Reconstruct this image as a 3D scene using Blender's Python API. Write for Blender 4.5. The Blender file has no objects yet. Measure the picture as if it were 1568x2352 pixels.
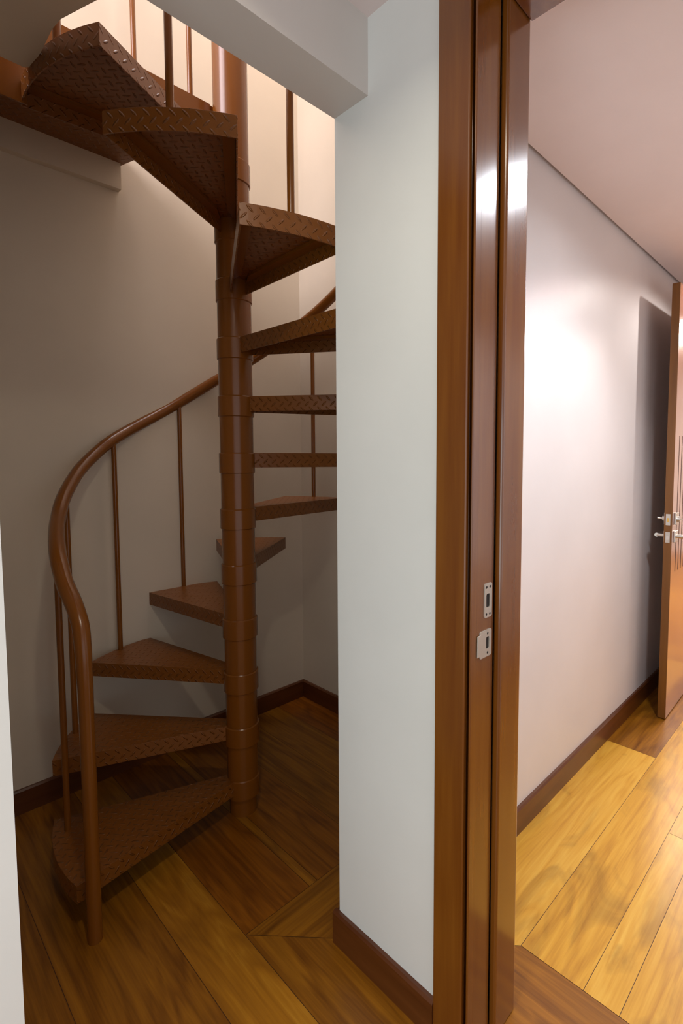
import bpy, bmesh, math, random
from math import sin, cos, pi, radians as R
random.seed(7)
C = bpy.context.scene.collection

# ------------------------------------------------------------------ camera
cd = bpy.data.cameras.new('camera')
cam = bpy.data.objects.new('camera', cd)
C.objects.link(cam)
cam.location = (0, 0, 1.3)
cam.rotation_euler = (R(90 - 3.684), 0, R(43.366 - 90))
cd.sensor_fit = 'HORIZONTAL'
cd.sensor_width = 36
cd.lens = 1171 / 1568 * 36
cd.shift_x = -108 / 1568
cd.shift_y = -48 / 1568
cd.clip_start = 0.02
bpy.context.scene.camera = cam

# ------------------------------------------------------------------ world, exposure
sc = bpy.context.scene
sc.view_settings.view_transform = 'Standard'
sc.view_settings.look = 'None'
sc.view_settings.gamma = 1
sc.view_settings.use_curve_mapping = False
sc.view_settings.exposure = 0.0
w = bpy.data.worlds.new('world')
sc.world = w
w.use_nodes = True
w.node_tree.nodes['Background'].inputs[0].default_value = (0.97, 0.97, 1.0, 1)
w.node_tree.nodes['Background'].inputs[1].default_value = 0.95


def lamp(name, kind, loc, energy, color, size=0.1, sizey=None, rot=(0, 0, 0), spot=None, blend=0.5, spread=None):
    d = bpy.data.lights.new(name, kind)
    d.energy = energy
    d.color = color
    if kind == 'AREA':
        d.shape = 'DISK' if sizey is None else 'RECTANGLE'
        d.size = size
        if sizey:
            d.size_y = sizey
        if spread:
            d.spread = R(spread)
    else:
        d.shadow_soft_size = size
    if kind == 'SPOT':
        d.spot_size = R(spot)
        d.spot_blend = blend
    o = bpy.data.objects.new(name, d)
    C.objects.link(o)
    o.location = loc
    o.rotation_euler = rot
    return o


# downlight in the hall ceiling just above the camera's left
lamp('hall_downlight', 'AREA', (0.25, 0.50, 2.283), 4.0, (1.0, 0.90, 0.72), 0.07, spread=150)
lamp('hall_downlight_beam', 'SPOT', (0.35, 0.48, 2.27), 30, (1.0, 0.90, 0.72), 0.03, spot=52, blend=0.9)
# cool fill added behind the camera to light the partition; no window modelled
lamp('hall_cool_fill', 'AREA', (-1.3, 0.15, 0.95), 13.5, (0.80, 0.95, 1.0), 0.9, 1.2, rot=(R(90), 0, R(-90)))
# corridor downlights
lamp('corridor_downlight', 'AREA', (1.70, 0.13, 2.283), 6, (0.86, 0.92, 1.0), 0.20, spread=160)
lamp('corridor_downlight_beam', 'SPOT', (1.70, 0.13, 2.27), 46, (0.95, 0.95, 1.0), 0.05, spot=128, blend=0.45)
lamp('corridor_downlight_beam', 'SPOT', (2.93, 0.33, 2.27), 25, (1.0, 0.90, 0.85), 0.02, spot=160, blend=0.45)
lamp('corridor_ambient_fill', 'AREA', (1.9, -0.55, 1.35), 3.5, (0.86, 0.90, 1.0), 1.4, 1.3, rot=(R(90), 0, 0))  # added ambient fill in front of the solid corridor wall, no window
# next room beyond the open door
lamp('far_room_light', 'AREA', (5.4, 0.3, 2.55), 150, (1.0, 0.88, 0.80), 1.4, 1.2)
# upper floor light above the stairwell
lamp('upper_floor_light', 'AREA', (-1.2, 1.35, 3.9), 72, (1.0, 0.89, 0.93), 1.2, 1.2, rot=(0, R(-68), 0))
lamp('upper_floor_light', 'AREA', (0.9, 1.6, 4.8), 42, (1.0, 0.90, 0.90), 1.0, 0.8)


# ------------------------------------------------------------------ materials
def newmat(name):
    m = bpy.data.materials.new(name)
    m.use_nodes = True
    nt = m.node_tree
    return m, nt, nt.nodes['Principled BSDF']


def nd(nt, typ, **kw):
    n = nt.nodes.new(typ)
    for k, v in kw.items():
        setattr(n, k, v)
    return n


def math_(nt, op, a, b=None, c=None):
    n = nt.nodes.new('ShaderNodeMath')
    n.operation = op
    for i, v in enumerate((a, b, c)):
        if v is None:
            continue
        if isinstance(v, (int, float)):
            n.inputs[i].default_value = v
        else:
            nt.links.new(v, n.inputs[i])
    return n.outputs[0]


def plaster(name, col, rough=0.55, mott=0.04):
    m, nt, b = newmat(name)
    tc = nd(nt, 'ShaderNodeTexCoord')
    n = nd(nt, 'ShaderNodeTexNoise')
    n.inputs['Scale'].default_value = 2.5
    n.inputs['Detail'].default_value = 4
    nt.links.new(tc.outputs['Object'], n.inputs['Vector'])
    r = nd(nt, 'ShaderNodeValToRGB')
    r.color_ramp.elements[0].position = 0.3
    r.color_ramp.elements[1].position = 0.7
    r.color_ramp.elements[0].color = tuple(c * (1 - mott) for c in col) + (1,)
    r.color_ramp.elements[1].color = tuple(min(1, c * (1 + mott)) for c in col) + (1,)
    nt.links.new(n.outputs['Fac'], r.inputs['Fac'])
    nt.links.new(r.outputs['Color'], b.inputs['Base Color'])
    b.inputs['Roughness'].default_value = rough
    n2 = nd(nt, 'ShaderNodeTexNoise')
    n2.inputs['Scale'].default_value = 260
    nt.links.new(tc.outputs['Object'], n2.inputs['Vector'])
    bp = nd(nt, 'ShaderNodeBump')
    bp.inputs['Strength'].default_value = 0.04
    bp.inputs['Distance'].default_value = 0.002
    nt.links.new(n2.outputs['Fac'], bp.inputs['Height'])
    nt.links.new(bp.outputs['Normal'], b.inputs['Normal'])
    return m


def wood(name, dark, light, axis='Z', rough=0.22, coat=0.4, scale=1.0):
    m, nt, b = newmat(name)
    tc = nd(nt, 'ShaderNodeTexCoord')
    mp = nd(nt, 'ShaderNodeMapping')
    s = [9 * scale] * 3
    s['XYZ'.index(axis)] = 0.55 * scale
    mp.inputs['Scale'].default_value = s
    nt.links.new(tc.outputs['Object'], mp.inputs['Vector'])
    n = nd(nt, 'ShaderNodeTexNoise')
    n.inputs['Scale'].default_value = 2.2
    n.inputs['Detail'].default_value = 7
    n.inputs['Roughness'].default_value = 0.6
    n.inputs['Distortion'].default_value = 0.5
    nt.links.new(mp.outputs[0], n.inputs['Vector'])
    n2 = nd(nt, 'ShaderNodeTexNoise')
    n2.inputs['Scale'].default_value = 6
    n2.inputs['Detail'].default_value = 3
    nt.links.new(mp.outputs[0], n2.inputs['Vector'])
    f = math_(nt, 'ADD', math_(nt, 'MULTIPLY', n.outputs['Fac'], 0.75), math_(nt, 'MULTIPLY', n2.outputs['Fac'], 0.25))
    r = nd(nt, 'ShaderNodeValToRGB')
    r.color_ramp.elements[0].position = 0.36
    r.color_ramp.elements[1].position = 0.64
    r.color_ramp.elements[0].color = dark + (1,)
    r.color_ramp.elements[1].color = light + (1,)
    nt.links.new(f, r.inputs['Fac'])
    nt.links.new(r.outputs['Color'], b.inputs['Base Color'])
    b.inputs['Roughness'].default_value = rough
    b.inputs['Coat Weight'].default_value = coat
    b.inputs['Coat Roughness'].default_value = 0.17
    return m


def floor_mat():
    m, nt, b = newmat('floor_planks')
    uv = nd(nt, 'ShaderNodeUVMap')
    uv.uv_map = 'UVMap'
    at = nd(nt, 'ShaderNodeAttribute')
    at.attribute_name = 'plank'
    cb = nd(nt, 'ShaderNodeSeparateColor')
    nt.links.new(at.outputs['Color'], cb.inputs[0])
    mp = nd(nt, 'ShaderNodeMapping')
    mp.inputs['Scale'].default_value = (0.8, 6.0, 1)
    nt.links.new(uv.outputs[0], mp.inputs['Vector'])
    # each board samples its own bit of the grain
    cmb = nd(nt, 'ShaderNodeCombineXYZ')
    nt.links.new(math_(nt, 'MULTIPLY', cb.outputs[0], 31.0), cmb.inputs[2])
    va = nd(nt, 'ShaderNodeVectorMath')
    nt.links.new(mp.outputs[0], va.inputs[0])
    nt.links.new(cmb.outputs[0], va.inputs[1])
    n = nd(nt, 'ShaderNodeTexNoise')
    n.inputs['Scale'].default_value = 2.0
    n.inputs['Detail'].default_value = 3
    n.inputs['Distortion'].default_value = 0.9
    nt.links.new(va.outputs[0], n.inputs['Vector'])
    # cathedral figure: rings of the noise field
    rings = math_(nt, 'PINGPONG', math_(nt, 'MULTIPLY', n.outputs['Fac'], 9.0), 1.0)
    n2 = nd(nt, 'ShaderNodeTexNoise')
    n2.inputs['Scale'].default_value = 3.0
    n2.inputs['Detail'].default_value = 8
    n2.inputs['Roughness'].default_value = 0.65
    mp2 = nd(nt, 'ShaderNodeMapping')
    mp2.inputs['Scale'].default_value = (1.0, 5.0, 1)
    nt.links.new(va.outputs[0], mp2.inputs['Vector'])
    nt.links.new(mp2.outputs[0], n2.inputs['Vector'])
    f = math_(nt, 'ADD', math_(nt, 'MULTIPLY', rings, 0.12), math_(nt, 'ADD', 0.25, math_(nt, 'MULTIPLY', n2.outputs['Fac'], 0.40)))
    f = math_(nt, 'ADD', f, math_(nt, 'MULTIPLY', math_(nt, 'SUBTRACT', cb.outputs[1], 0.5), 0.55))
    r = nd(nt, 'ShaderNodeValToRGB')
    e = r.color_ramp.elements
    e[0].position = 0.12
    e[0].color = (0.13, 0.040, 0.002, 1)
    e[1].position = 0.85
    e[1].color = (0.72, 0.44, 0.075, 1)
    x = e.new(0.40)
    x.color = (0.36, 0.145, 0.008, 1)
    x = e.new(0.60)
    x.color = (0.58, 0.30, 0.030, 1)
    nt.links.new(f, r.inputs['Fac'])
    # dark olive figure and knots in some boards
    n3 = nd(nt, 'ShaderNodeTexNoise')
    n3.inputs['Scale'].default_value = 1.9
    n3.inputs['Detail'].default_value = 5
    n3.inputs['Distortion'].default_value = 1.6
    mp3 = nd(nt, 'ShaderNodeMapping')
    mp3.inputs['Scale'].default_value = (1.6, 0.55, 1)
    nt.links.new(va.outputs[0], mp3.inputs['Vector'])
    nt.links.new(mp3.outputs[0], n3.inputs['Vector'])
    k = nd(nt, 'ShaderNodeMapRange')
    k.inputs['From Min'].default_value = 0.53
    k.inputs['From Max'].default_value = 0.68
    k.inputs['To Max'].default_value = 0.5
    nt.links.new(n3.outputs['Fac'], k.inputs['Value'])
    mx = nd(nt, 'ShaderNodeMix', data_type='RGBA', blend_type='MULTIPLY')
    nt.links.new(math_(nt, 'MULTIPLY', k.outputs[0], math_(nt, 'ADD', 0.35, cb.outputs[1])), mx.inputs[0])
    nt.links.new(r.outputs['Color'], mx.inputs[6])
    mx.inputs[7].default_value = (0.42, 0.40, 0.45, 1)
    mx2 = nd(nt, 'ShaderNodeMix', data_type='RGBA', blend_type='MULTIPLY')
    nt.links.new(cb.outputs[2], mx2.inputs[0])
    nt.links.new(mx.outputs[2], mx2.inputs[6])
    mx2.inputs[7].default_value = (0.85, 0.52, 0.35, 1)
    nt.links.new(mx2.outputs[2], b.inputs['Base Color'])
    b.inputs['Roughness'].default_value = 0.36
    b.inputs['Specular IOR Level'].default_value = 0.35
    b.inputs['Coat Weight'].default_value = 0.08
    b.inputs['Coat Roughness'].default_value = 0.25
    return m


def brown_paint(name, checker=0.0, base=(0.190, 0.060, 0.0055), rough=0.30):
    m, nt, b = newmat(name)
    b.inputs['Base Color'].default_value = base + (1,)
    b.inputs['Roughness'].default_value = rough
    b.inputs['Specular IOR Level'].default_value = 0.5 if checker else 0.45
    tc = nd(nt, 'ShaderNodeTexCoord')
    n = nd(nt, 'ShaderNodeTexNoise')
    n.inputs['Scale'].default_value = 60
    nt.links.new(tc.outputs['Object'], n.inputs['Vector'])
    h = math_(nt, 'MULTIPLY', n.outputs['Fac'], 0.04)
    if checker:
        uv = nd(nt, 'ShaderNodeUVMap')
        uv.uv_map = 'UVMap'
        sp = nd(nt, 'ShaderNodeSeparateXYZ')
        nt.links.new(uv.outputs[0], sp.inputs[0])
        cw, ch = 0.030, 0.0180
        vs = math_(nt, 'MULTIPLY', sp.outputs[1], 1 / ch)
        fv = math_(nt, 'FLOOR', vs)
        par = math_(nt, 'FLOORED_MODULO', fv, 2.0)
        us = math_(nt, 'ADD', math_(nt, 'MULTIPLY', sp.outputs[0], 1 / cw), math_(nt, 'MULTIPLY', par, 0.5))
        fu = math_(nt, 'FLOOR', us)
        x = math_(nt, 'MULTIPLY', math_(nt, 'SUBTRACT', math_(nt, 'SUBTRACT', us, fu), 0.5), cw)
        y = math_(nt, 'MULTIPLY', math_(nt, 'SUBTRACT', math_(nt, 'SUBTRACT', vs, fv), 0.5), ch)
        sgn = math_(nt, 'SUBTRACT', math_(nt, 'MULTIPLY', par, 2.0), 1.0)
        y2 = math_(nt, 'MULTIPLY', y, sgn)
        p = math_(nt, 'MULTIPLY', math_(nt, 'ADD', x, y2), 0.7071 / 0.0125)
        q = math_(nt, 'MULTIPLY', math_(nt, 'SUBTRACT', x, y2), 0.7071 / 0.0032)
        d = math_(nt, 'SQRT', math_(nt, 'ADD', math_(nt, 'MULTIPLY', p, p), math_(nt, 'MULTIPLY', q, q)))
        mr = nd(nt, 'ShaderNodeMapRange')
        mr.interpolation_type = 'SMOOTHSTEP'
        mr.inputs['From Min'].default_value = 1.0
        mr.inputs['From Max'].default_value = 0.35
        mr.inputs['To Min'].default_value = 0.0
        mr.inputs['To Max'].default_value = 1.0
        nt.links.new(d, mr.inputs['Value'])
        h = math_(nt, 'ADD', h, mr.outputs[0])
    bp = nd(nt, 'ShaderNodeBump')
    bp.inputs['Strength'].default_value = 0.9 if checker else 0.5
    bp.inputs['Distance'].default_value = 0.0042 if checker else 0.002
    nt.links.new(h, bp.inputs['Height'])
    nt.links.new(bp.outputs['Normal'], b.inputs['Normal'])
    return m


def simple(name, col, rough=0.4, metal=0.0):
    m, nt, b = newmat(name)
    tc = nd(nt, 'ShaderNodeTexCoord')
    n = nd(nt, 'ShaderNodeTexNoise')
    n.inputs['Scale'].default_value = 90
    nt.links.new(tc.outputs['Object'], n.inputs['Vector'])
    mr = nd(nt, 'ShaderNodeMapRange')
    mr.inputs['To Min'].default_value = max(0, rough - 0.05)
    mr.inputs['To Max'].default_value = rough + 0.05
    nt.links.new(n.outputs['Fac'], mr.inputs['Value'])
    nt.links.new(mr.outputs[0], b.inputs['Roughness'])
    b.inputs['Base Color'].default_value = col + (1,)
    b.inputs['Metallic'].default_value = metal
    return m


M_STAIRWALL = plaster('stairwell_plaster_shaded', (0.64, 0.57, 0.465))  # same paint as the white walls, stairwell's dim warm light put into its colour
M_WALL = plaster('white_wall_paint', (0.74, 0.75, 0.72), 0.42)
M_CORR = plaster('corridor_wall_paint', (0.72, 0.69, 0.68), 0.38)
M_CEIL = plaster('ceiling_paint', (0.80, 0.70, 0.68), 0.6)
M_HEADER = plaster('header_paint', (0.66, 0.62, 0.58))
M_FLOOR = floor_mat()
M_FRAME = wood('varnished_frame_wood', (0.135, 0.036, 0.003), (0.20, 0.066, 0.007), 'Z', 0.24, 0.7)
M_BASEX = wood('skirting_wood_x', (0.075, 0.018, 0.003), (0.13, 0.038, 0.008), 'X', 0.35, 0.2)
M_BASEY = wood('skirting_wood_y', (0.075, 0.018, 0.003), (0.13, 0.038, 0.008), 'Y', 0.35, 0.2)
M_DOOR = wood('varnished_door_wood', (0.28, 0.10, 0.05), (0.38, 0.16, 0.09), 'Z', 0.2, 1.0)
M_DEDGE = wood('door_edge_wood', (0.12, 0.042, 0.003), (0.18, 0.066, 0.006), 'Z', 0.4, 0.1)
M_GROOVE = simple('groove_dark_wood', (0.05, 0.015, 0.01), 0.6)
M_PAINT = brown_paint('brown_gloss_paint', rough=0.23)
M_CHECK = brown_paint('brown_checker_plate', 1.0, rough=0.36)
M_STEEL = simple('brushed_steel', (0.62, 0.60, 0.56), 0.35, 1.0)
M_SATIN = simple('satin_nickel_plate', (0.50, 0.46, 0.40), 0.5, 0.6)
M_BRASS = simple('brass', (0.75, 0.50, 0.15), 0.3, 1.0)
M_HOLE = simple('dark_recess', (0.012, 0.008, 0.006), 0.8)


# ------------------------------------------------------------------ mesh helpers
def box_uv(bm):
    uv = bm.loops.layers.uv.get('UVMap') or bm.loops.layers.uv.new('UVMap')
    bm.normal_update()
    for f in bm.faces:
        n = f.normal
        a = (abs(n.x), abs(n.y), abs(n.z))
        for l in f.loops:
            c = l.vert.co
            if a[2] >= max(a[0], a[1]):
                l[uv].uv = (c.x, c.y)
            else:
                t = (-n.y, n.x)
                k = math.hypot(*t) or 1
                l[uv].uv = ((c.x * t[0] + c.y * t[1]) / k, c.z)


def obj(name, bm, mat, parent=None, smooth=False, uv=True, bevel=0.0):
    if uv:
        box_uv(bm)
    me = bpy.data.meshes.new(name)
    bm.normal_update()
    bm.to_mesh(me)
    bm.free()
    me.materials.append(mat)
    if smooth:
        for p in me.polygons:
            p.use_smooth = True
        try:
            me.set_sharp_from_angle(angle=R(35))
        except Exception:
            pass
    o = bpy.data.objects.new(name, me)
    C.objects.link(o)
    if parent:
        o.parent = parent
    if bevel:
        b = o.modifiers.new('bevel', 'BEVEL')
        b.width = bevel
        b.segments = 3
        b.limit_method = 'ANGLE'
    return o


def add_box(bm, x0, x1, y0, y1, z0, z1):
    v = [bm.verts.new(p) for p in ((x0, y0, z0), (x1, y0, z0), (x1, y1, z0), (x0, y1, z0),
                                   (x0, y0, z1), (x1, y0, z1), (x1, y1, z1), (x0, y1, z1))]
    for f in ((0, 3, 2, 1), (4, 5, 6, 7), (0, 1, 5, 4), (1, 2, 6, 5), (2, 3, 7, 6), (3, 0, 4, 7)):
        bm.faces.new([v[i] for i in f])


def box(*a):
    bm = bmesh.new()
    add_box(bm, *a)
    return bm


def add_prism(bm, pts, z0, z1):
    a = sum(pts[i - 1][0] * pts[i][1] - pts[i][0] * pts[i - 1][1] for i in range(len(pts)))
    if a < 0:
        pts = pts[::-1]
    lo = [bm.verts.new((x, y, z0)) for x, y in pts]
    hi = [bm.verts.new((x, y, z1)) for x, y in pts]
    bm.faces.new(hi)
    bm.faces.new(lo[::-1])
    n = len(pts)
    for i in range(n):
        bm.faces.new((lo[i], lo[(i + 1) % n], hi[(i + 1) % n], hi[i]))


def add_cyl(bm, x, y, z0, z1, r0, r1=None, n=48):
    r1 = r0 if r1 is None else r1
    lo = [bm.verts.new((x + r0 * cos(2 * pi * i / n), y + r0 * sin(2 * pi * i / n), z0)) for i in range(n)]
    hi = [bm.verts.new((x + r1 * cos(2 * pi * i / n), y + r1 * sin(2 * pi * i / n), z1)) for i in range(n)]
    bm.faces.new(hi)
    bm.faces.new(lo[::-1])
    for i in range(n):
        bm.faces.new((lo[i], lo[(i + 1) % n], hi[(i + 1) % n], hi[i]))


def add_lathe(bm, prof, n=48, x=0, y=0):
    rings = [[bm.verts.new((x + r * cos(2 * pi * i / n), y + r * sin(2 * pi * i / n), z)) for i in range(n)] for r, z in prof]
    for a, b in zip(rings, rings[1:]):
        for i in range(n):
            bm.faces.new((a[i], a[(i + 1) % n], b[(i + 1) % n], b[i]))
    bm.faces.new(rings[0][::-1])
    bm.faces.new(rings[-1])


from mathutils import Vector


def add_tube(bm, pts, r, n=16, cap=True):
    pts = [Vector(p) for p in pts]
    rings = []
    up = None
    for i, p in enumerate(pts):
        t = (pts[min(i + 1, len(pts) - 1)] - pts[max(i - 1, 0)]).normalized()
        if up is None:
            up = t.orthogonal().normalized()
        up = (up - t * up.dot(t)).normalized()
        s = t.cross(up)
        rr = r[i] if isinstance(r, (list, tuple)) else r
        rings.append([bm.verts.new(p + (up * cos(2 * pi * k / n) + s * sin(2 * pi * k / n)) * rr) for k in range(n)])
    for a, b in zip(rings, rings[1:]):
        for i in range(n):
            bm.faces.new((a[i], a[(i + 1) % n], b[(i + 1) % n], b[i]))
    if cap:
        bm.faces.new(rings[0][::-1])
        bm.faces.new(rings[-1])


def catmull(pts, k=8):
    P = [pts[0]] + list(pts) + [pts[-1]]
    out = []
    for i in range(1, len(P) - 2):
        p0, p1, p2, p3 = (Vector(P[j]) for j in (i - 1, i, i + 1, i + 2))
        for s in range(k):
            t = s / k
            out.append(0.5 * ((2 * p1) + (p2 - p0) * t + (2 * p0 - 5 * p1 + 4 * p2 - p3) * t * t + (3 * p1 - p0 - 3 * p2 + p3) * t ** 3))
    out.append(Vector(P[-2]))
    return out


def empty(name, loc=(0, 0, 0), parent=None, rotz=0):
    o = bpy.data.objects.new(name, None)
    o.empty_display_size = 0.1
    C.objects.link(o)
    o.location = loc
    o.rotation_euler = (0, 0, rotz)
    if parent:
        o.parent = parent
    return o


def tag(o, label=None, cat=None, group=None, kind=None):
    for k, v in (('label', label), ('category', cat), ('group', group), ('kind', kind)):
        if v:
            o[k] = v
    return o


def struct(name, bm, mat, label=None, **kw):
    return tag(obj(name, bm, mat, **kw), label=label, kind='structure')


# ------------------------------------------------------------------ room shell
XR, YB = 1.665, 2.215          # stairwell right wall and back wall
CZ = 2.29                      # ceiling height
AX, AY = 0.951, 1.639          # stair axis


def build_floor():
    bm = bmesh.new()
    uv = bm.loops.layers.uv.new('UVMap')
    colr = bm.loops.layers.color.new('plank')

    def clip(poly, a, b, c):          # keep a*x + b*y <= c
        out = []
        for i in range(len(poly)):
            p, q = poly[i - 1], poly[i]
            dp, dq = a * p[0] + b * p[1] - c, a * q[0] + b * q[1] - c
            if (dp <= 0) != (dq <= 0):
                t = dp / (dp - dq)
                out.append((p[0] + (q[0] - p[0]) * t, p[1] + (q[1] - p[1]) * t))
            if dq <= 0:
                out.append(q)
        return out

    def plank(poly, along, tone=None, red=0.0):
        # a hairline joint all round
        g = 0.0007
        if len(poly) < 3:
            return
        ar = sum(poly[i - 1][0] * poly[i][1] - poly[i][0] * poly[i - 1][1] for i in range(len(poly)))
        if abs(ar) < 1e-6:
            return
        if ar < 0:
            poly = poly[::-1]
        src = list(poly)
        n_ = len(poly)                  # narrow dark joint: pull every edge in by g
        for i in range(n_):
            (ax_, ay_), (bx_, by_) = src[i - 1], src[i]
            ln = math.hypot(bx_ - ax_, by_ - ay_)
            if ln < 1e-6:
                continue
            nx_, ny_ = (by_ - ay_) / ln, -(bx_ - ax_) / ln
            poly = clip(poly, nx_, ny_, nx_ * ax_ + ny_ * ay_ - g)
            if len(poly) < 3:
                return
        f = bm.faces.new([bm.verts.new((x, y, 0.0)) for x, y in poly])
        sd, tn = random.random(), (random.random() * 0.55 + 0.25 if tone is None else tone)
        for l in f.loops:
            c = l.vert.co
            l[uv].uv = (c.x, c.y) if along == 'x' else (c.y, c.x)
            l[colr] = (sd, tn, red, 1)

    SA, S = 1.151, 1.975                            # the mitre line x + y = S
    # boards that run along y: hall and stair room, left of the mitre
    xs = [-2.2, -1.95, -1.7, -1.45, -1.2, -0.95, -0.7, -0.45, -0.2, 0.05, 0.30, 0.545, 0.685, 0.925, 1.175, 1.43, 1.69]
    tones = {0.30: (0.10, 0.25), 0.545: (0.53, 0), 0.05: (0.05, 0.3), 0.685: (0.12, 0.2), 0.925: (0.10, 0.2)}  # board variation plus painted shade, lighter where the hall lamp falls
    for a, b in zip(xs, xs[1:]):
        hi = 2.4 if b <= 0.6851 else 1.185
        poly = [(a, -2.2), (b, -2.2), (b, hi), (a, hi)]
        if b > 0.6851:
            poly = clip(poly, SA, 1, S)
            if b > 1.176:
                continue
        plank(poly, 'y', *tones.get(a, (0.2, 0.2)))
    # boards along y beyond the threshold board, under and behind the stair
    xs = [0.685, 0.905, 0.935, 1.14, 1.31, 1.49, 1.70]
    for (a, b), t in zip(zip(xs, xs[1:]), ((0.12, 0.7), (0.42, 0.1), (0.02, 0.6), (0.24, 0.05), (0.26, 0.05), (0.05, 0.8))):  # wood variation, with the stair room's shade darkened into the boards
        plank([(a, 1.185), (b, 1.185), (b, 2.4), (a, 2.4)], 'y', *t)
    # boards along x: threshold and corridor, right of the mitre
    ys = [1.185, 1.0, 0.855, 0.623, 0.455, 0.37, 0.12, -0.13, -0.38, -0.63, -0.9, -1.2, -1.5, -1.8, -2.2]
    for i, (b, a) in enumerate(zip(ys, ys[1:])):
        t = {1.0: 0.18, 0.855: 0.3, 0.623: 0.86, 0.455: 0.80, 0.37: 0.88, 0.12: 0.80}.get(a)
        ends = [0.6, 2.35, 3.35, 4.6, 6.2, 8.0] if a == 0.623 else ([0.6, 1.9 + 0.37 * (i % 4), 3.6 + 0.3 * (i % 3), 5.6, 8.0])
        for j, (c, d) in enumerate(zip(ends, ends[1:])):
            poly = [(c, a), (d, a), (d, b), (c, b)]
            poly = clip(poly, -1, 0, -1.175) if b <= 0.63 else clip(poly, -SA, -1, -S)
            tt = t if j == 0 else None
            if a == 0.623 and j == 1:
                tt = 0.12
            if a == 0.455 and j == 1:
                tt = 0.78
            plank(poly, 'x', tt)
    o = struct('floor', bm, M_FLOOR, uv=False)
    return o


build_floor()
struct('floor', box(-2.3, 8.1, -2.3, 2.5, -0.10, -0.001), M_GROOVE)

# stairwell walls (they rise through to the upper floor)
struct('wall_back', box(-2.2, XR + 0.15, YB, YB + 0.15, 0, 5.0), M_STAIRWALL)
struct('wall_right', box(XR, XR + 0.15, 0.983, YB, 0, 5.0), M_STAIRWALL)
struct('wall_left', box(-0.25, -0.10, 0.983, YB, 0, 2.29), M_STAIRWALL)
# partition: white end face beside the door frame, and the corridor's long wall
bm = bmesh.new()
add_prism(bm, [(0.85, 0.655), (1.005, 0.655), (1.005, 0.850), (1.66, 0.850), (1.66, 0.983), (0.85, 0.983)], 0, CZ + 0.11)
struct('wall_partition', bm, M_WALL)
struct('wall_corridor', box(1.66, 8.0, 0.843, 0.983, 0, 2.65), M_CORR)
struct('wall_corridor', box(1.006, 1.66, 0.843, 0.850, 0, 2.40), M_CORR)
# wall facing the camera left of the stair opening
struct('wall_front', box(-2.2, 0.14, 0.867, 0.983, 0, CZ), M_WALL)
# header over the opening
struct('trim_1', box(0.14, 0.85, 0.867, 0.983, 2.122, CZ), M_HEADER, label='grey-white header beam over the stairwell opening')
# hall / corridor walls outside the picture
struct('wall_hall', box(0.85, 1.005, -2.2, -0.36, 0, CZ), M_WALL)
struct('wall_hall', box(0.85, 1.005, -0.36, 0.655, 2.245, CZ), M_WALL)
struct('wall_corridor', box(1.005, 3.56, -0.75, -0.60, 0, CZ), M_CORR)
struct('wall_end', box(3.57, 3.69, 0.715, 0.843, 0, 2.60), M_CORR)
struct('wall_end', box(3.57, 3.69, -0.75, -0.15, 0, 2.60), M_CORR)
struct('wall_end', box(3.57, 3.69, -0.15, 0.715, 2.16, 2.60), M_CORR)
struct('wall_far', box(7.9, 8.0, -2.2, 0.843, 0, 2.60), M_CORR)
struct('wall_far', box(3.69, 7.9, -2.3, -2.2, 0, 2.60), M_CORR)

# ceilings
struct('ceiling', box(-2.2, 0.85, -2.2, 0.867, CZ, CZ + 0.11), M_CEIL)
struct('ceiling', box(0.85, 3.57, -2.2, 0.828, CZ, CZ + 0.11), M_CEIL)
struct('ceiling', box(1.006, 3.57, 0.828, 0.843, CZ + 0.025, CZ + 0.11), M_CEIL)
struct('ceiling', box(3.69, 8.0, -2.3, 0.843, 2.60, 2.70), M_CEIL)
# stairwell ceiling with the rounded cut-out for the stair
bm = bmesh.new()
arc = [(0.355, 1.606), (0.368, 1.59), (0.371, 1.50), (0.371, 1.42), (0.377, 1.375), (0.407, 1.290)]
add_prism(bm, [(-0.10, 0.983), (-0.10, 1.608)] + arc + [(0.52, 0.983)], CZ, 2.50)
struct('ceiling', bm, M_STAIRWALL)
struct('wall_upper', box(-2.2, 0.74, 0.867, 0.983, CZ, 3.3), M_STAIRWALL)
struct('wall_upper', box(0.74, XR, 0.843, 0.983, CZ + 0.11, 5.0), M_STAIRWALL)
struct('floor', box(-2.2, -0.10, 0.983, YB, CZ, 2.50), M_STAIRWALL)
struct('ceiling', box(-2.2, XR + 0.15, 0.843, YB + 0.15, 5.0, 5.1), M_CEIL)
# concrete ledge under the landing on the back wall
struct('trim_2', box(-0.10, 0.787, YB - 0.03, YB, 2.352, 2.452), M_STAIRWALL, label='plastered ledge under the stair landing on the back wall')


# baseboards: a board with an eased top edge
def baseboard(name, x0, y0, x1, y1, nx, ny, h=0.09, t=0.014, mat=None):
    bm = bmesh.new()
    prof = [(0, 0), (t, 0), (t, h - 0.006), (t - 0.005, h), (0, h)]
    rings = []
    for (x, y) in ((x0, y0), (x1, y1)):
        rings.append([bm.verts.new((x + nx * d, y + ny * d, z)) for d, z in prof])
    n = len(prof)
    for i in range(n):
        bm.faces.new((rings[0][i], rings[0][(i + 1) % n], rings[1][(i + 1) % n], rings[1][i]))
    bm.faces.new(rings[0][::-1])
    bm.faces.new(rings[1])
    bmesh.ops.recalc_face_normals(bm, faces=bm.faces)
    return struct(name, bm, mat)


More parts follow.
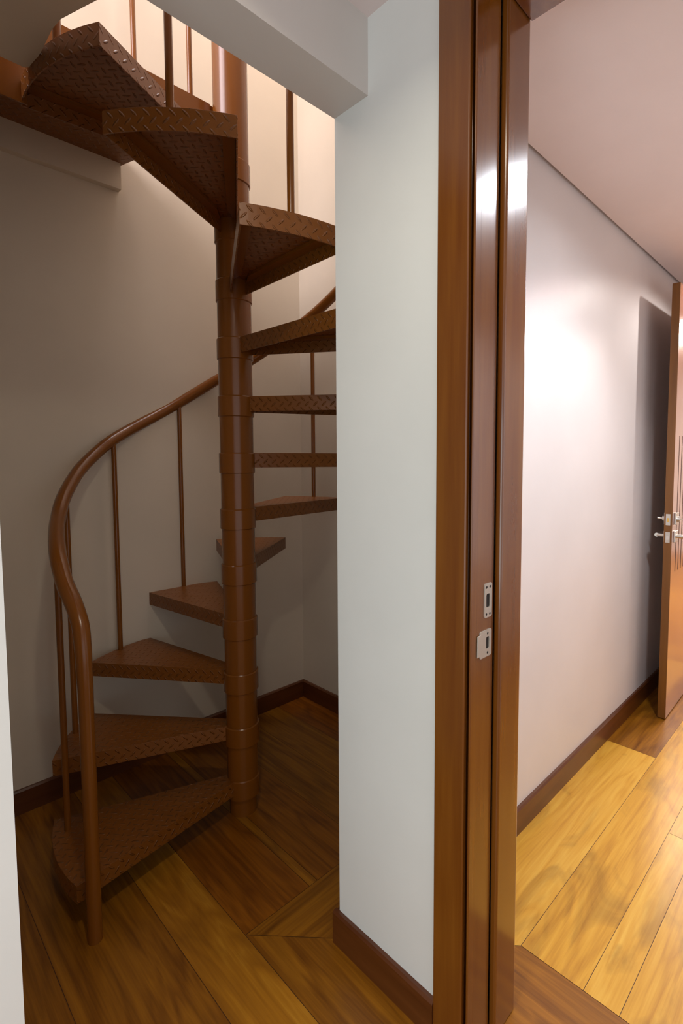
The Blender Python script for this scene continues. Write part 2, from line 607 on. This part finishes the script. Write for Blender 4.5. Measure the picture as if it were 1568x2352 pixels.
baseboard('baseboard_back', -0.10, YB, XR - 0.001, YB, 0, -1, mat=M_BASEX)
baseboard('baseboard_right', XR, 0.998, XR, YB - 0.015, -1, 0, mat=M_BASEY)
baseboard('baseboard_partition', 0.85, 0.657, 0.85, 0.996, -1, 0, mat=M_BASEY)
baseboard('baseboard_stair_side', 0.851, 0.983, 1.649, 0.983, 0, 1, mat=M_BASEX)
baseboard('baseboard_corridor', 1.02, 0.843, 3.565, 0.843, 0, -1, mat=M_BASEX)

# ------------------------------------------------------------------ door frame beside the white wall
fr = tag(empty('door_1', (0.85, 0.57, 0)), label='tall varnished reddish-brown door frame beside the white wall', kind='structure')
fx, fy = 0.85, 0.57


def L(*a):
    return (a[0] - fx, a[1] - fx, a[2] - fy, a[3] - fy, a[4], a[5])


obj('casing', box(*L(0.838, 0.850, 0.5805, 0.657, 0, 2.262)), M_FRAME, fr, bevel=0.003)
obj('casing', box(*L(0.838, 0.850, -0.36, 0.5745, 2.232, 2.29)), M_FRAME, fr, bevel=0.003)
obj('casing', box(*L(0.838, 0.850, -0.44, -0.362, 0, 2.29)), M_FRAME, fr, bevel=0.003)
obj('casing', box(*L(1.005, 1.017, 0.5745, 0.657, 0, 2.29)), M_FRAME, fr, bevel=0.003)
bm = box(*L(0.862, 0.9265, 0.569, 0.655, 0, 2.245))
add_box(bm, *L(0.844, 0.866, 0.569, 0.574, 0, 2.245))
obj('jamb', bm, M_FRAME, fr, bevel=0.0022)
obj('door_stop', box(*L(0.9345, 1.022, 0.556, 0.5740, 0, 2.235)), M_FRAME, fr, bevel=0.005)
obj('jamb', box(*L(0.844, 1.022, -0.36, -0.335, 0, 2.245)), M_FRAME, fr, bevel=0.006)
obj('head_jamb', box(*L(0.850, 0.934, -0.334, 0.568, 2.222, 2.245)), M_FRAME, fr, bevel=0.004)
obj('head_stop', box(*L(0.9345, 1.022, -0.334, 0.555, 2.207, 2.2445)), M_FRAME, fr, bevel=0.004)


def plate_with_hole(x0, x1, z0, z1, hx0, hx1, hz0, hz1, y0, y1, cut=0.004):
    """plate in the xz plane with a rounded rectangular hole"""
    bm = bmesh.new()

    def rr(a0, a1, b0, b1, r, n=4):
        out = []
        for cx_, cz_, s in ((a1 - r, b1 - r, 0), (a0 + r, b1 - r, 90), (a0 + r, b0 + r, 180), (a1 - r, b0 + r, 270)):
            for k in range(n + 1):
                t = R(s + 90 * k / n)
                out.append((cx_ + r * cos(t), cz_ + r * sin(t)))
        return out
    o_, i_ = rr(x0, x1, z0, z1, cut), rr(hx0, hx1, hz0, hz1, min(0.004, (hx1 - hx0) / 2.1))
    V = []
    for y in (y0, y1):
        V.append([[bm.verts.new((x, y, z)) for x, z in o_], [bm.verts.new((x, y, z)) for x, z in i_]])
    n = len(o_)
    for i in range(n):
        j = (i + 1) % n
        bm.faces.new((V[0][0][i], V[0][0][j], V[0][1][j], V[0][1][i]))
        bm.faces.new((V[1][0][i], V[1][0][j], V[1][1][j], V[1][1][i]))
        bm.faces.new((V[0][0][i], V[0][0][j], V[1][0][j], V[1][0][i]))
        bm.faces.new((V[0][1][i], V[0][1][j], V[1][1][j], V[1][1][i]))
    bmesh.ops.recalc_face_normals(bm, faces=bm.faces)
    return bm


def screw(parent, x, y, z):
    bm = bmesh.new()
    n = 16
    r = 0.0028
    a = [bm.verts.new((x + r * cos(2 * pi * i / n), y, z + r * sin(2 * pi * i / n))) for i in range(n)]
    b = [bm.verts.new((x + r * 0.7 * cos(2 * pi * i / n), y - 0.0006, z + r * 0.7 * sin(2 * pi * i / n))) for i in range(n)]
    for i in range(n):
        bm.faces.new((a[i], a[(i + 1) % n], b[(i + 1) % n], b[i]))
    bm.faces.new(b)
    bmesh.ops.recalc_face_normals(bm, faces=bm.faces)
    return obj('screw', bm, M_HOLE, parent)


yp = 0.569 - fy
s1 = tag(obj('strike_plate', plate_with_hole(0.889 - fx, 0.917 - fx, 0.969, 1.041, 0.895 - fx, 0.909 - fx, 0.990, 1.019, yp - 0.0022, yp), M_SATIN, fr), label='upper rectangular metal strike plate with four screws')
obj('bolt_hole', box(0.8955 - fx, 0.9085 - fx, yp - 0.0004, yp - 0.0001, 0.9905, 1.0185), M_HOLE, s1)
for sx in (0.896, 0.909):
    for sz in (0.976, 1.033):
        screw(s1, sx - fx, yp - 0.0024, sz)
s2 = tag(obj('strike_plate', plate_with_hole(0.874 - fx, 0.917 - fx, 0.886, 0.943, 0.896 - fx, 0.908 - fx, 0.902, 0.928, yp - 0.0022, yp), M_SATIN, fr), label='lower metal strike plate whose lip bends round the jamb edge')
obj('latch_hole', box(0.8965 - fx, 0.9075 - fx, yp - 0.0004, yp - 0.0001, 0.9025, 0.9275), M_HOLE, s2)
obj('lip', box(0.8635 - fx, 0.8755 - fx, yp - 0.0030, yp - 0.0012, 0.892, 0.937), M_SATIN, s2, bevel=0.0006)
for sz in (0.894, 0.935):
    screw(s2, 0.902 - fx, yp - 0.0024, sz)

# ------------------------------------------------------------------ spiral staircase
st = tag(empty('spiral_staircase', (AX, AY, 0)),
         label='brown painted steel spiral staircase standing on the wooden floor of the stairwell', cat='staircase')
Z1, RISE = 0.137, 0.1970
ENDS = {0: 191.7, 1: 158.0, 2: 127.4, 3: 99.2, 4: 69.6, 5: 38.6, 6: 8.3, 7: -23.5, 8: -57.0, 9: -90.5, 10: -118.6, 11: -149.2, 12: -187.5}
RO = 0.590


def tz(k):
    return Z1 + RISE * (k - 1)


bm = bmesh.new()
add_lathe(bm, [(0.0485, 0), (0.0485, 0.075), (0.0545, 0.078), (0.0550, 0.30), (0.0565, 0.9), (0.0572, 1.5), (0.0575, 4.6)], 56)
obj('center_pole', bm, M_PAINT, st, smooth=True)


def collar(z, parent, r=0.0610, h=0.072):
    bm = bmesh.new()
    add_lathe(bm, [(r - 0.003, z - h), (r, z - h + 0.0025), (r, z - 0.003), (r - 0.003, z + 0.0005)], 56)
    return obj('collar', bm, M_PAINT, parent, smooth=True)


def tread_outline(a0, a1, ro, inset=0.0):
    """a0 > a1 in degrees, clockwise sweep; returns inner start, outer arc, inner end"""
    ri = 0.045
    off = 0.014

    def side(a, s):
        u = (cos(R(a)), sin(R(a)))
        p = (-u[1] * s, u[0] * s)
        return u, p
    u0, p0 = side(a0, 1)
    u1, p1 = side(a1, -1)
    pts = [(u0[0] * ri + p0[0] * (off - inset), u0[1] * ri + p0[1] * (off - inset))]
    n = 14
    da = math.degrees(inset / ro)
    for i in range(n + 1):
        a = (a0 - da) + ((a1 + da) - (a0 - da)) * i / n
        pts.append(((ro - inset) * cos(R(a)), (ro - inset) * sin(R(a))))
    pts.append((u1[0] * ri + p1[0] * (off - inset), u1[1] * ri + p1[1] * (off - inset)))
    return pts


def make_tread(k):
    a0, a1 = ENDS[k - 1], ENDS[k]
    z = tz(k)
    SK, TH = 0.052, 0.004
    bm = bmesh.new()
    uv = bm.loops.layers.uv.new('UVMap')
    outer = tread_outline(a0, a1, RO)
    inner = tread_outline(a0, a1, RO, TH)
    n = len(outer)
    top = [bm.verts.new((x, y, z)) for x, y in outer]
    ob = [bm.verts.new((x, y, z - SK)) for x, y in outer]
    ib = [bm.verts.new((x, y, z - SK)) for x, y in inner]
    it = [bm.verts.new((x, y, z - TH)) for x, y in inner]
    f = bm.faces.new(top[::-1])
    for l in f.loops:
        l[uv].uv = (l.vert.co.x, l.vert.co.y)
    f = bm.faces.new(it)
    for l in f.loops:
        l[uv].uv = (l.vert.co.x, l.vert.co.y)
    s = 0
    for i in range(n):
        j = (i + 1) % n
        d = math.dist(outer[i], outer[j])
        for quad, zz in (((top[i], top[j], ob[j], ob[i]), (z, z, z - SK, z - SK)),
                         ((it[j], it[i], ib[i], ib[j]), (z, z, z - SK, z - SK)),
                         ((ob[i], ob[j], ib[j], ib[i]), (z, z, z - TH, z - TH))):
            f = bm.faces.new(quad)
            us = {top[i]: s, ob[i]: s, ib[i]: s, it[i]: s, top[j]: s + d, ob[j]: s + d, ib[j]: s + d, it[j]: s + d}
            for l, q in zip(f.loops, zz):
                l[uv].uv = (us[l.vert], l.vert.co.z + 0.003 - z)
        s += d
    bmesh.ops.recalc_face_normals(bm, faces=bm.faces)
    t = obj('tread', bm, M_CHECK, st, uv=False)
    b = t.modifiers.new('bevel', 'BEVEL')
    b.width = 0.0016
    b.segments = 2
    b.limit_method = 'ANGLE'
    # stiffening angles welded below both straight edges
    bm = bmesh.new()
    for a, sgn in ((a0, 1), (a1, -1)):
        u = (cos(R(a)), sin(R(a)))
        p = (-u[1] * sgn, u[0] * sgn)
        q0, q1 = 0.014 - TH - 0.001, 0.014 - 0.034
        w1 = -TH - 0.001
        pts = [(u[0] * 0.062 + p[0] * q0, u[1] * 0.062 + p[1] * q0), (u[0] * (RO - 0.012) + p[0] * w1, u[1] * (RO - 0.012) + p[1] * w1),
               (u[0] * (RO - 0.012) + p[0] * (w1 - 0.032), u[1] * (RO - 0.012) + p[1] * (w1 - 0.032)), (u[0] * 0.13 + p[0] * q1, u[1] * 0.13 + p[1] * q1)]
        add_prism(bm, pts, z - 0.014, z - 0.0045)
    obj('stiffener', bm, M_PAINT, t)
    collar(z, t, 0.0590 if k == 1 else 0.0612)
    return t


for k in range(1, 13):
    make_tread(k)

# landing: checker plate deck with deep front skirt, running to the back wall
ZL = tz(13)
y0 = 0.052
bm = bmesh.new()
uvl = bm.loops.layers.uv.new('UVMap')
deck = [(-1.045, y0), (-0.045, y0), (-0.02, 0.058), (-0.160, YB - AY - 0.002), (-1.045, YB - AY - 0.002)]
add_prism(bm, deck, ZL - 0.050, ZL)
ld = obj('landing', bm, M_CHECK, st)
bm = bmesh.new()
add_box(bm, -1.045, -0.575, y0 - 0.005, y0, ZL - 0.255, ZL)
add_box(bm, -0.575, -0.050, y0 - 0.005, y0, ZL - 0.192, ZL)
obj('front_skirt', bm, M_PAINT, ld)
# handrail: helix that sweeps down into the newel post
ctrl = []
AZ = [(-196, None)]


def cylp(az, z, r=0.585):
    return (r * cos(R(az)), r * sin(R(az)), z)


NP = (0.577 * cos(R(197.2)), 0.577 * sin(R(197.2)))
path = [(NP[0], NP[1], 0.0), (NP[0], NP[1], 0.40), (NP[0], NP[1], 0.66), cylp(197.0, 0.735, 0.577), cylp(196.3, 0.807, 0.574),
        cylp(194, 0.860, 0.565), cylp(189.5, 0.905, 0.557), cylp(182, 0.955, 0.552), cylp(173, 1.017, 0.548), cylp(162, 1.068, 0.548),
        cylp(152, 1.112, 0.557), cylp(143, 1.172, 0.567), cylp(131, 1.249, 0.583), cylp(121.5, 1.314, 0.588), cylp(114, 1.367), cylp(104, 1.424),
        cylp(86.5, 1.527), cylp(68, 1.655), cylp(51, 1.765), cylp(34, 1.885)]
az, z = 34, 1.885
while az > -190:
    az -= 15
    z += 15 * 0.00665
    path.append(cylp(az, z))
sm = catmull(path, 6)
bm = bmesh.new()
cut = 12                              # first spans are the newel post
add_tube(bm, sm[cut:], [min(0.0222, 0.0182 + 0.004 * i / 26) for i in range(len(sm) - cut)], 20)
obj('handrail', bm, M_PAINT, st, smooth=True)
bm = bmesh.new()
add_tube(bm, sm[:cut + 1], 0.0182, 20)
obj('newel_post', bm, M_PAINT, st, smooth=True)


def rail_z(x, y):
    best = min(sm[cut + 6:], key=lambda p: (p.x - x) ** 2 + (p.y - y) ** 2)
    return best.z


def baluster(az, z0, z1=None, r=0.0092, rad=None):
    u = Vector((cos(R(az)), sin(R(az)), 0))
    near = min((p for p in sm[cut + 2:] if z0 + 0.4 < p.z < z0 + 1.3), key=lambda p: (Vector((p.x, p.y, 0)).normalized() - u).length)
    rr = min(math.hypot(near.x, near.y), 0.577)
    rr = rad or rr
    x, y = rr * u.x, rr * u.y
    if z1 is None:
        cands = sorted((p for p in sm[cut + 6:] if z0 + 0.45 < p.z < z0 + 1.3), key=lambda p: (p.x - x) ** 2 + (p.y - y) ** 2)
        z1 = cands[0].z
        x1, y1 = x, y
    bm = bmesh.new()
    add_tube(bm, [(x, y, z0), (x, y, z1)], r, 12)
    return obj('baluster', bm, M_PAINT, st, smooth=True)


for k, az in ((1, 165), (2, 141), (3, 113.5), (4, 84.4), (5, 54), (6, 24), (7, -7), (8, -40), (9, -74), (10, -106), (11, -133.6), (12, -164)):
    baluster(az, tz(k) - 0.003, rad={1: 0.549, 2: 0.571}.get(k))

# guard rail across the open end of the landing
gd = empty('landing_guard', (0, 0, 0), st)
ends = [(-0.160, YB - AY - 0.02), (-0.012, 0.06)]
bm = bmesh.new()
add_tube(bm, [(ends[0][0], ends[0][1], ZL + 0.95), (ends[1][0], ends[1][1], ZL + 0.95)], 0.02, 16)
obj('guard_rail', bm, M_PAINT, gd, smooth=True)
for t in (0.192, 0.683, 0.90):
    x = -0.164 + 0.164 * t
    y = (YB - AY) * (1 - t)
    bm = bmesh.new()
    add_tube(bm, [(x, y, ZL - 0.03), (x, y, ZL + 0.95)], 0.0095, 12)
    obj('guard_baluster', bm, M_PAINT, gd, smooth=True)

# ------------------------------------------------------------------ open door at the far end of the corridor
d2 = tag(empty('door_2', (3.53, 0.702, 0), rotz=R(1.0)), label='open varnished wooden door leaf with vertical grooves at the far end of the corridor', kind='structure')
W, T, HD = 0.80, 0.035, 2.128
# leaf spans local x -W..0, y 0..T
bm = bmesh.new()
add_box(bm, -W + 0.004, 0, 0, T, 0.006, HD)
obj('leaf', bm, M_DOOR, d2, bevel=0.0015)
obj('edge_band', box(-W, -W + 0.004, 0.0, T, 0.006, HD), M_DEDGE, d2)
for i in range(6):
    x = -W + 0.085 + i * 0.054
    obj('groove', box(x - 0.0045, x + 0.0045, -0.0006, 0.0004, 0.735, 1.410), M_GROOVE, d2)
obj('bolt_faceplate', box(-W - 0.0015, -W, 0.008, 0.028, 0.974, 1.029), M_STEEL, d2, bevel=0.0005)
obj('latch_faceplate', box(-W - 0.0015, -W, 0.008, 0.028, 0.888, 0.941), M_STEEL, d2, bevel=0.0005)
bm = bmesh.new()
add_box(bm, -W - 0.004, -W - 0.0014, 0.013, 0.022, 0.989, 1.010)
obj('dead_bolt', bm, M_BRASS, d2, bevel=0.001)
bm = bmesh.new()
add_prism(bm, [(-W - 0.0014, 0.012), (-W - 0.0014, 0.024), (-W - 0.011, 0.022)], 0.903, 0.922)
obj('latch_bolt', bm, M_STEEL, d2)


def ytube(pts, r, n=20):
    bm = bmesh.new()
    add_tube(bm, pts, r, n)
    return bm


def handle(ys, sgn):
    """square rose, neck and lever on one face; sgn -1 = corridor side"""
    y = ys
    x = -W + 0.060
    a, b = sorted((y, y + sgn * 0.009))
    rose = obj('rose', box(x - 0.030, x + 0.030, a, b, 0.887, 0.943), M_STEEL, d2, bevel=0.002)
    obj('neck', ytube([(x, y + sgn * 0.008, 0.916), (x, y + sgn * 0.045, 0.916)], 0.009), M_STEEL, rose, smooth=True)
    obj('lever', ytube([(x - 0.006, y + sgn * 0.046, 0.916), (x + 0.02, y + sgn * 0.050, 0.916), (x + 0.07, y + sgn * 0.050, 0.914), (x + 0.125, y + sgn * 0.047, 0.912)], [0.010, 0.010, 0.0085, 0.007]), M_STEEL, rose, smooth=True)
    a, b = sorted((y, y + sgn * 0.010))
    dp = obj('lock_plate', box(x - 0.028, x + 0.028, a, b, 0.974, 1.032), M_STEEL, d2, bevel=0.002)
    obj('lock_cylinder', ytube([(x, y + sgn * 0.009, 1.001), (x, y + sgn * 0.022, 1.001)], 0.014), M_STEEL, dp, smooth=True)
    if sgn > 0:
        obj('thumb_turn', ytube([(x, y + 0.02, 1.001), (x, y + 0.040, 1.001), (x, y + 0.045, 1.001)], [0.005, 0.005, 0.008]), M_STEEL, dp, smooth=True)


handle(0, -1)
handle(T, 1)

# keys hanging from the lock
kx, ky = 3.53 - (W - 0.060), 0.702 - 0.0225 - 0.014
key = tag(empty('key_ring', (kx, ky, 1.001)), label='small bunch of silver keys hanging in the lock of the open door', cat='keys')
obj('key_blade', ytube([(0, 0.012, 0), (0, -0.012, 0)], 0.0022, 8), M_STEEL, key)
bm = bmesh.new()
add_lathe(bm, [(0.0125, -0.0012), (0.0135, 0), (0.0125, 0.0012)], 24)
bmesh.ops.rotate(bm, verts=bm.verts, cent=(0, 0, 0), matrix=__import__('mathutils').Matrix.Rotation(R(90), 3, 'Y'))
bmesh.ops.translate(bm, verts=bm.verts, vec=(0, -0.023, 0))
obj('key_bow', bm, M_STEEL, key, smooth=True)
ring = [(0.0, -0.030 + 0.010 * sin(2 * pi * i / 20) * 0.6, -0.014 + 0.012 * cos(2 * pi * i / 20)) for i in range(21)]
obj('ring', ytube(ring, 0.0009, 8), M_STEEL, key, smooth=True)
bm = bmesh.new()
pts = []
for i in range(24):
    t = 2 * pi * i / 24
    pts.append((0.010 * cos(t), 0.022 * sin(t) + (0.006 if sin(t) > 0 else -0.006)))
lo = [bm.verts.new((x, -0.0012, z)) for x, z in pts]
hi = [bm.verts.new((x, 0.0012, z)) for x, z in pts]
for i in range(24):
    bm.faces.new((lo[i], lo[(i + 1) % 24], hi[(i + 1) % 24], hi[i]))
bm.faces.new(lo)
bm.faces.new(hi[::-1])
bmesh.ops.recalc_face_normals(bm, faces=bm.faces)
bmesh.ops.translate(bm, verts=bm.verts, vec=(0.004, -0.030, -0.053))
obj('key_tag', bm, M_STEEL, key)
